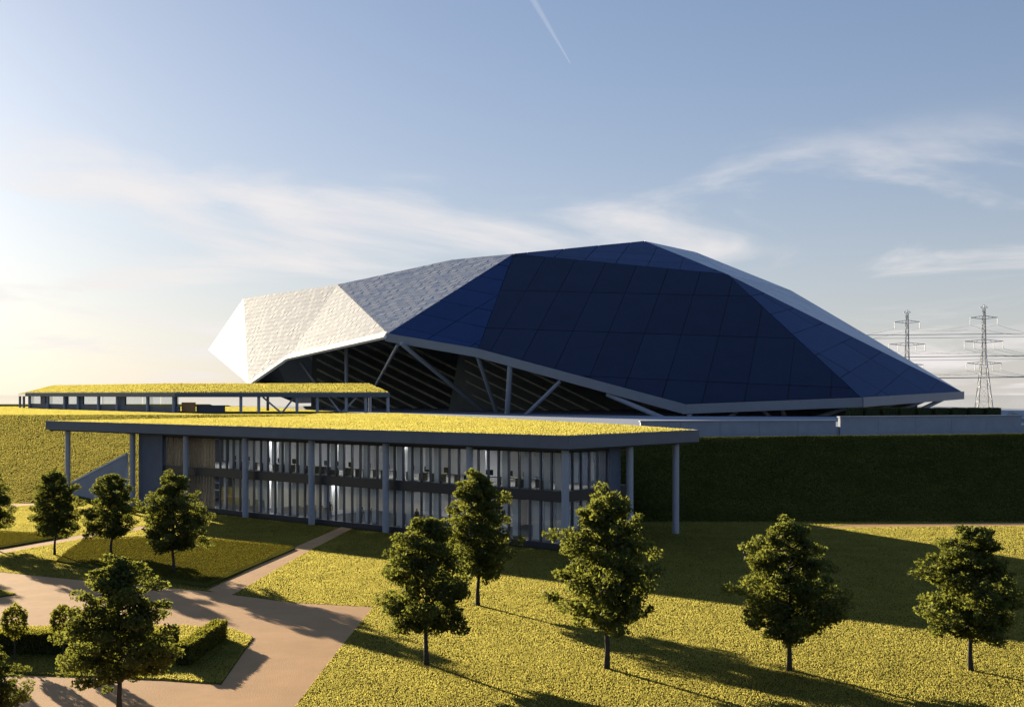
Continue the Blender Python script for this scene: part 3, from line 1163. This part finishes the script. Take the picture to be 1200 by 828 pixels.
def wall(a, b, z0, z1, label, th=0.5):
    o_ = empty('retaining_wall', ((a.x + b.x) / 2, (a.y + b.y) / 2, z0), label=label, cat='wall')
    d_ = (b - a).normalized()
    n_ = Vector((-d_.y, d_.x, 0))
    c = (a + b) / 2
    L = (b - a).length
    cnt = max(1, round(L / 6))
    for i in range(cnt):                                    # precast lengths
        c_ = a.lerp(b, (i + 0.5) / cnt)
        child(MB().box((c_.x, c_.y, (z0 + z1) / 2), d_ * (L / cnt / 2 - 0.02), n_ * th / 2, (0, 0, (z1 - z0) / 2)), 'wall_panel', M['concrete'], o_)
    child(MB().box((c.x, c.y, z1 + 0.08), d_ * (L / 2 + 0.1), n_ * (th / 2 + 0.12), (0, 0, 0.08)), 'coping', M['concrete'], o_)
    return o_


wall(W0, W1 - Vector((0.4, 0, 0)), 4.8, 9.25, 'grey concrete retaining wall above the dark bank beside the pavilion roof')
wall(W1 + Vector((0.2, 0.3, 0)), W2, 4.8, 9.75, 'taller grey retaining wall under the pointed end of the stadium')
# striped evergreen hedge blocks on the podium, behind the wall

# ------------------------------------------------------------------ foliage
def leaf_quads(C, size, flat=0.0):
    """loose leaf-sized quads at points C"""
    n_ = len(C)
    a = rng.normal(size=(n_, 3))
    a[:, 2] *= (1 - flat)
    a /= np.linalg.norm(a, axis=1)[:, None]
    b = rng.normal(size=(n_, 3))
    b -= a * (a * b).sum(1)[:, None]
    b /= np.linalg.norm(b, axis=1)[:, None]
    s1 = size * rng.uniform(0.6, 1.3, n_)[:, None]
    s2 = s1 * rng.uniform(0.45, 0.75, n_)[:, None]
    v = np.empty((n_, 4, 3))
    v[:, 0] = C - a * s1
    v[:, 1] = C + b * s2
    v[:, 2] = C + a * s1
    v[:, 3] = C - b * s2
    return v.reshape(-1, 3)


def tree_meshes(seed):
    """a tree one unit high: trunk with limbs, crown of leaf clumps"""
    global rng
    rng = np.random.default_rng(seed)
    rd = random.Random(seed)
    H = 8.0
    wb = MB()
    bend = [Vector((0, 0, -0.15))]
    p = Vector((0, 0, 0))
    for i in range(1, 9):
        p = Vector((rd.uniform(-.05, .05) * i ** .6, rd.uniform(-.05, .05) * i ** .6, i * H * 0.88 / 8))
        bend.append(p)
    wb.tube(bend, [0.17, 0.12, 0.105, 0.095, 0.08, 0.065, 0.05, 0.035, 0.015], 8)
    clumps = []

    def prof(f):                                             # crown half-width by height fraction inside the crown
        if f < 0.22:
            return 0.76 + 0.24 * f / 0.22
        return max(0.05, (1 - ((f - 0.22) / 0.81) ** 1.95)) ** 0.78
    z0, RW = 0.26 * H, 0.345 * H
    nl = 50
    for i in range(nl):
        f = (i + rd.uniform(0.1, 0.9)) / nl * 0.97
        ang = i * 2.399 + rd.uniform(-.5, .5)
        Rr = RW * prof(f) * rd.uniform(0.66, 1.03)
        zb = z0 + f * (H - z0)
        zs = max(0.2 * H, zb - Rr * rd.uniform(0.15, 0.45))
        start = Vector((0, 0, zs))
        end = Vector((math.cos(ang) * Rr, math.sin(ang) * Rr, zb + rd.uniform(-0.15, 0.25)))
        m_ = start.lerp(end, 0.5) + Vector((0, 0, 0.12 * Rr))
        wb.tube([start, m_, end.lerp(m_, 0.15)], [0.045, 0.03, 0.010], 5, caps=False)
        nsub = 6 if Rr > 1.0 else 4
        for q in range(nsub):
            t = 0.30 + 0.70 * (q + rd.uniform(0, 1)) / nsub
            c = start.lerp(end, t) + Vector((rd.gauss(0, .22), rd.gauss(0, .22), rd.gauss(0.06, .14))) * (0.5 + 0.5 * Rr)
            clumps.append((c, rd.uniform(0.26, 0.56) * (0.65 + 0.22 * Rr)))
    clumps.append((Vector((0, 0, H * 0.965)), 0.34))
    pts = []
    for c, r in clumps:
        k_ = int(115 * (r / 0.5) ** 1.5)
        d_ = rng.normal(size=(k_, 3))
        d_ /= np.linalg.norm(d_, axis=1)[:, None]
        rr = rng.uniform(0.25, 1.0, k_) ** 0.6
        pts.append(np.array(c)[None] + d_ * rr[:, None] * np.array([r, r, r * 0.62])[None])
    pts = np.concatenate(pts)
    lv = leaf_quads(pts, 0.095)
    return wb.mesh('trunk', M['bark'], True), np_mesh('crown', lv, 4, M['leaf'])


TM = [tree_meshes(s) for s in (11, 23, 37, 58)]
FR = 'trees standing around the pavilion'


def tree(px, py, top, k_, label, rz=0.0, wide=1.0, lean=0.0):
    g_ = G(px, py)
    h_ = (py - top) / (py - HZ) * HC
    o_ = empty('tree', (g_.x, g_.y, -0.02), rz, label=label, cat='tree')
    tr, cr_ = TM[k_]
    s_ = h_ / 7.95
    o_.scale = (s_ * wide, s_ * wide, s_)
    link('trunk', tr, o_)
    link('crown', cr_, o_)
    o_.rotation_euler = (0, lean, rz)
    return o_


tree(64, 650, 551, 0, 'leafy tree at the corner where the thin pale path meets the olive lawn', 0.3, 0.90)
tree(130, 650, 554, 1, 'leafy tree between the thin pale path tree and the solid wall tree', 1.3, 1.02)
tree(203, 672, 556, 2, 'leafy tree on the olive lawn in front of the timber fins', 2.2, 1.0)
tree(-14, 640, 548, 3, 'leafy tree on the far olive lawn below the sunlit hill, cut by the frame', 0.9, 0.95)
tree(140, 838, 654, 3, 'large broad tree before the hedged lawn island', 4.0, 1.12)
tree(-16, 868, 752, 0, 'tree beside the forecourt with only its crown tips in view', 5.0, 1.15)
tree(500, 778, 604, 1, 'tree beside the tan forecourt corner, in front of another tree', 3.3, 0.98)
tree(560, 709, 552, 3, 'tree just behind another one, before the upper storey corner', 5.4, 0.92)
tree(711, 783, 577, 2, 'tallest lawn tree, standing in front of the pavilion corner column', 0.5, 0.95)
tree(925, 785, 609, 0, 'dense tree before the dark bank, with the sunlit strip behind its right side', 3.9, 1.02)
tree(1138, 785, 614, 1, 'tree at the far end of the lawn below the taller retaining wall', 2.4, 1.05)
tree(-110, 640, 545, 1, 'tree outside the view whose shadow falls on the forecourt', 2.0)
tree(-210, 650, 545, 2, 'further tree outside the view shading the forecourt', 1.0)


def ball_shrub(loc, h_, label, k_=0, c0=0.39, wid=0.235):
    """clipped ball crown on a bare stem; c0 = height fraction where the crown starts"""
    global rng
    rng = np.random.default_rng(100 + k_)
    o_ = empty('shrub', loc, label=label, cat='shrub')
    MB().tube([(0, 0, -0.1), (0.01, 0, h_ * 0.4), (0, 0, h_ * (c0 + 0.25))], [0.05, 0.04, 0.02], 7).build('stem', M['bark'], o_)
    n_ = 1700
    d_ = rng.normal(size=(n_, 3))
    d_ /= np.linalg.norm(d_, axis=1)[:, None]
    lump = 1 + 0.12 * np.sin(d_[:, 0] * 5 + k_) * np.cos(d_[:, 2] * 6)
    rr = rng.uniform(0.45, 1.0, n_) ** 0.5 * lump
    C = d_ * rr[:, None] * np.array([wid, wid, (1 - c0) / 2]) * h_ + np.array([0, 0, h_ * (1 + c0) / 2])
    link('crown', np_mesh('crown', leaf_quads(C, 0.075), 4, M['hleaf']), o_)
    return o_


for i, (px, lab) in enumerate(((-38, 'small round clipped shrub on a bare stem by the long hedge, outside the view'),
                               (17, 'small round clipped shrub on a bare stem, clear above the long hedge'),
                               (74, 'small round clipped shrub half hidden by the large broad tree'))):
    g_ = G(px, 773)
    ball_shrub((g_.x, g_.y, 0.045), 2.65, lab, i)


def hedge(a, b, w, h_, label, seed, dens=420, z=0.08):
    global rng
    rng = np.random.default_rng(seed)
    a, b = Vector(a), Vector(b)
    d_ = (b - a)
    L = d_.length
    o_ = empty('hedge', (a.x, a.y, z), math.atan2(d_.y, d_.x), label=label, cat='hedge')
    MB().box((L / 2, 0, h_ / 2 - 0.05), (L / 2 - 0.06, 0, 0), (0, w / 2 - 0.07, 0), (0, 0, h_ / 2)).build('hedge_core', M['hedge_core'], o_)
    pts = []
    for (cnt, fx) in ((L * w * dens, 'top'), (L * h_ * dens * 2, 'side'), (w * h_ * dens * 2, 'end')):
        cnt = int(cnt)
        x = rng.uniform(0, L, cnt)
        y = rng.uniform(-w / 2, w / 2, cnt)
        zz = rng.uniform(0.02, h_, cnt)
        j = rng.normal(0, 0.03, cnt)
        if fx == 'top':
            zz = h_ + j + 0.02 * np.sin(x * 2.1)
        elif fx == 'side':
            y = np.where(rng.uniform(size=cnt) < 0.5, -1, 1) * (w / 2 + j)
        else:
            x = np.where(rng.uniform(size=cnt) < 0.5, 0, L) + j
        pts.append(np.stack([x, y, zz], 1))
    link('foliage', np_mesh('foliage', leaf_quads(np.concatenate(pts), 0.06), 4, M['hleaf']), o_)
    return o_


hb = G(212, 776)
hedge((-44, G(0, 765).y, 0), (G(206, 765).x, G(206, 765).y, 0), 1.1, 1.0, 'long clipped hedge running along the lawn island behind the large tree', 201)
hedge(G(214, 781), G(258, 749), 0.75, 0.95, 'short sunlit hedge at the end of the lawn island, casting a dark shadow', 202)

# planting on the podium beyond the wall
for i in range(9):
    x = 62 + i * 3.2
    hedge((x, 221, 0), (x + 2.7, 221.5, 0), 1.6, 1.9, 'clipped evergreen hedge block on the podium below the stadium tip', 300 + i, dens=90, z=PF - 0.02)['group'] = 'hedge blocks on the podium'
ball_shrub((PY(1187, 487, 186).x, 186, 5.15), 5.0, 'round bush beyond the end of the taller retaining wall', 9, 0.35, 0.33)

# ------------------------------------------------------------------ pylons and cables
def pylon_parts():
    H = 62.0
    mast = MB()

    def hw(z):
        return 4.2 + (1.0 - 4.2) * min(z / 34, 1) if z < 34 else 1.0 - 0.5 * (z - 34) / 28
    lv = [0, 9, 17, 24, 30, 35, 40, 45, 50, 55, 60]
    cs = [(-1, -1), (1, -1), (1, 1), (-1, 1)]
    for z0, z1 in zip(lv, lv[1:]):
        for i in range(4):
            a, b = cs[i], cs[(i + 1) % 4]
            A0 = Vector((a[0] * hw(z0), a[1] * hw(z0), z0))
            A1 = Vector((a[0] * hw(z1), a[1] * hw(z1), z1))
            B0 = Vector((b[0] * hw(z0), b[1] * hw(z0), z0))
            B1 = Vector((b[0] * hw(z1), b[1] * hw(z1), z1))
            mast.beam(A0, A1, 0.30, 0.30)
            mast.beam(A0, B1, 0.13, 0.13)
            mast.beam(B0, A1, 0.13, 0.13)
            mast.beam(A1, B1, 0.13, 0.13)
    mast.beam((0, 0, 60), (0, 0, H), 0.3, 0.3)
    arms = []
    for z, half in ((55, 7.0), (42, 10.0), (30, 9.0)):
        mb = MB()
        for sx in (-1, 1):
            for sy in (-1, 1):
                mb.beam((0, sy * 0.7, z + 1.0), (sx * half, 0, z), 0.28, 0.28)
                mb.beam((0, sy * 0.7, z - 0.9), (sx * half, 0, z), 0.28, 0.28)
            for q in (0.3, 0.55, 0.8):
                mb.beam((sx * half * q, 0, z + 1.0 * (1 - q)), (sx * half * (q + .12), 0, z - 0.9 * (1 - q - .12)), 0.2, 0.2)
        arms.append(mb)
    capm = MB().beam((-2.0, 0, 60.5), (2.0, 0, 60.5), 0.35, 0.35).beam((-2, 0, 60.5), (0, 0, H), 0.2, 0.2).beam((2, 0, 60.5), (0, 0, H), 0.2, 0.2)
    ins = []
    for z, half in ((55, 7.0), (42, 10.0), (30, 9.0)):
        for x in ((-half, half) if z == 55 else (-half, -half * 0.5, half * 0.5, half)):
            ins.append(((x, 0, z - 0.1), (x, 0, z - 4.0)))
    return mast, arms, capm, ins


PM = pylon_parts()
pyl = []
for i, (px, Y, top, lab) in enumerate(((1063, 690, 363, 'lattice pylon partly hidden by the sloping stadium roof'),
                                       (1153, 640, 357, 'tallest looking lattice pylon standing clear beyond the stadium tip'),
                                       (1224, 640, 372, 'lattice pylon with only its arm ends in view'))):
    if i == 0:
        ms = [PM[0].mesh('lattice_mast', M['steel'])] + [a.mesh('cross_arm', M['steel']) for a in PM[1]] + [PM[2].mesh('peak', M['steel'])]
        ims = [MB().tube([a, b], 0.16, 6).mesh('insulator', M['steel']) for a, b in PM[3]]
    o_ = empty('pylon', ((px - 600) / FPX * Y, Y, 0), -0.12, label=lab, cat='pylon')
    zt_ = HC + (HZ - top) / FPX * Y
    o_.scale = (1, 1, zt_ / 62.0)
    for m_ in ms:
        link(m_.name.split('.')[0], m_, o_)
    for m_ in ims:
        link('insulator', m_, o_)
    pyl.append((o_, zt_ / 62.0))


def cable(a, b, sag, label, r=0.07):
    a, b = Vector(a), Vector(b)
    pts = []
    for i in range(17):
        t = i / 16
        p = a.lerp(b, t)
        pts.append(p - Vector((0, 0, 4 * sag * t * (1 - t))))
    MB().tube(pts, r, 5).build('power_cable', M['cable'], label=label, cat='cable', group='cables strung between the pylons')


def tip(k_, i):
    o_, sz = pyl[k_]
    x, y, z = PM[3][i][1]
    c_, s_ = math.cos(-0.12), math.sin(-0.12)
    return Vector((o_.location.x + x * c_, o_.location.y + x * s_, z * sz))


ARM = ['top'] * 2 + ['middle'] * 4 + ['lowest'] * 4
for i in range(len(PM[3])):
    cable(tip(0, i), tip(1, i), 2.2, 'thin cable slung between the %s arms of the roof-hidden pylon and the clear pylon' % ARM[i])
    cable(tip(1, i), tip(2, i), 1.5, 'thin cable slung from the %s arm of the clear pylon towards the frame edge' % ARM[i])
    e_ = tip(0, i) + Vector((-150, 210, -14))
    cable(tip(0, i), e_, 6, 'thin cable from the %s arm of the roof-hidden pylon, vanishing behind the stadium' % ARM[i])
for py, r, lab in ((393, 0.16, 'straight level cable, the upper one of the highest pair'), (397, 0.10, 'straight level cable, the lower one of the highest pair'),
                   (419, 0.18, 'straight level cable, the upper one of the second pair'), (423, 0.10, 'straight level cable, the lower one of the second pair'),
                   (444, 0.24, 'thick straight level cable just above the stadium tip')):
    z = HC + (HZ - py) / FPX * 600
    cable((160, 600, z), (420, 600, z + 4), 0.5, lab, r)

# ------------------------------------------------------------------ contrail
cm = bpy.data.materials.new('vapour')
cm.use_nodes = True
nn_, ll_ = cm.node_tree.nodes, cm.node_tree.links
nn_.remove(nn_['Principled BSDF'])
tr_ = nn_.new('ShaderNodeBsdfTransparent')
df_ = nn_.new('ShaderNodeBsdfTranslucent')
df_.inputs[0].default_value = (0.9, 0.9, 0.92, 1)
lw_ = nn_.new('ShaderNodeLayerWeight')
lw_.inputs[0].default_value = 0.35
mr_ = nn_.new('ShaderNodeMapRange')
mr_.inputs['From Min'].default_value = 0.0
mr_.inputs['From Max'].default_value = 0.9
mr_.inputs['To Min'].default_value = 0.018
mr_.inputs['To Max'].default_value = 0.0
ll_.new(lw_.outputs['Facing'], mr_.inputs['Value'])
mx_ = nn_.new('ShaderNodeMixShader')
ll_.new(mr_.outputs[0], mx_.inputs[0])
ll_.new(tr_.outputs[0], mx_.inputs[1])
ll_.new(df_.outputs[0], mx_.inputs[2])
ll_.new(mx_.outputs[0], nn_['Material Output'].inputs['Surface'])
ca, cb = PY(612, -22, 9000), PY(668, 74, 9000)
MB().tube([ca.lerp(cb, t / 10) for t in range(11)], [34 * (1 - 0.085 * t) for t in range(11)], 16, caps=False).build(
    'contrail', cm, smooth=True, label='short white vapour trail high in the blue sky', cat='vapour trail')
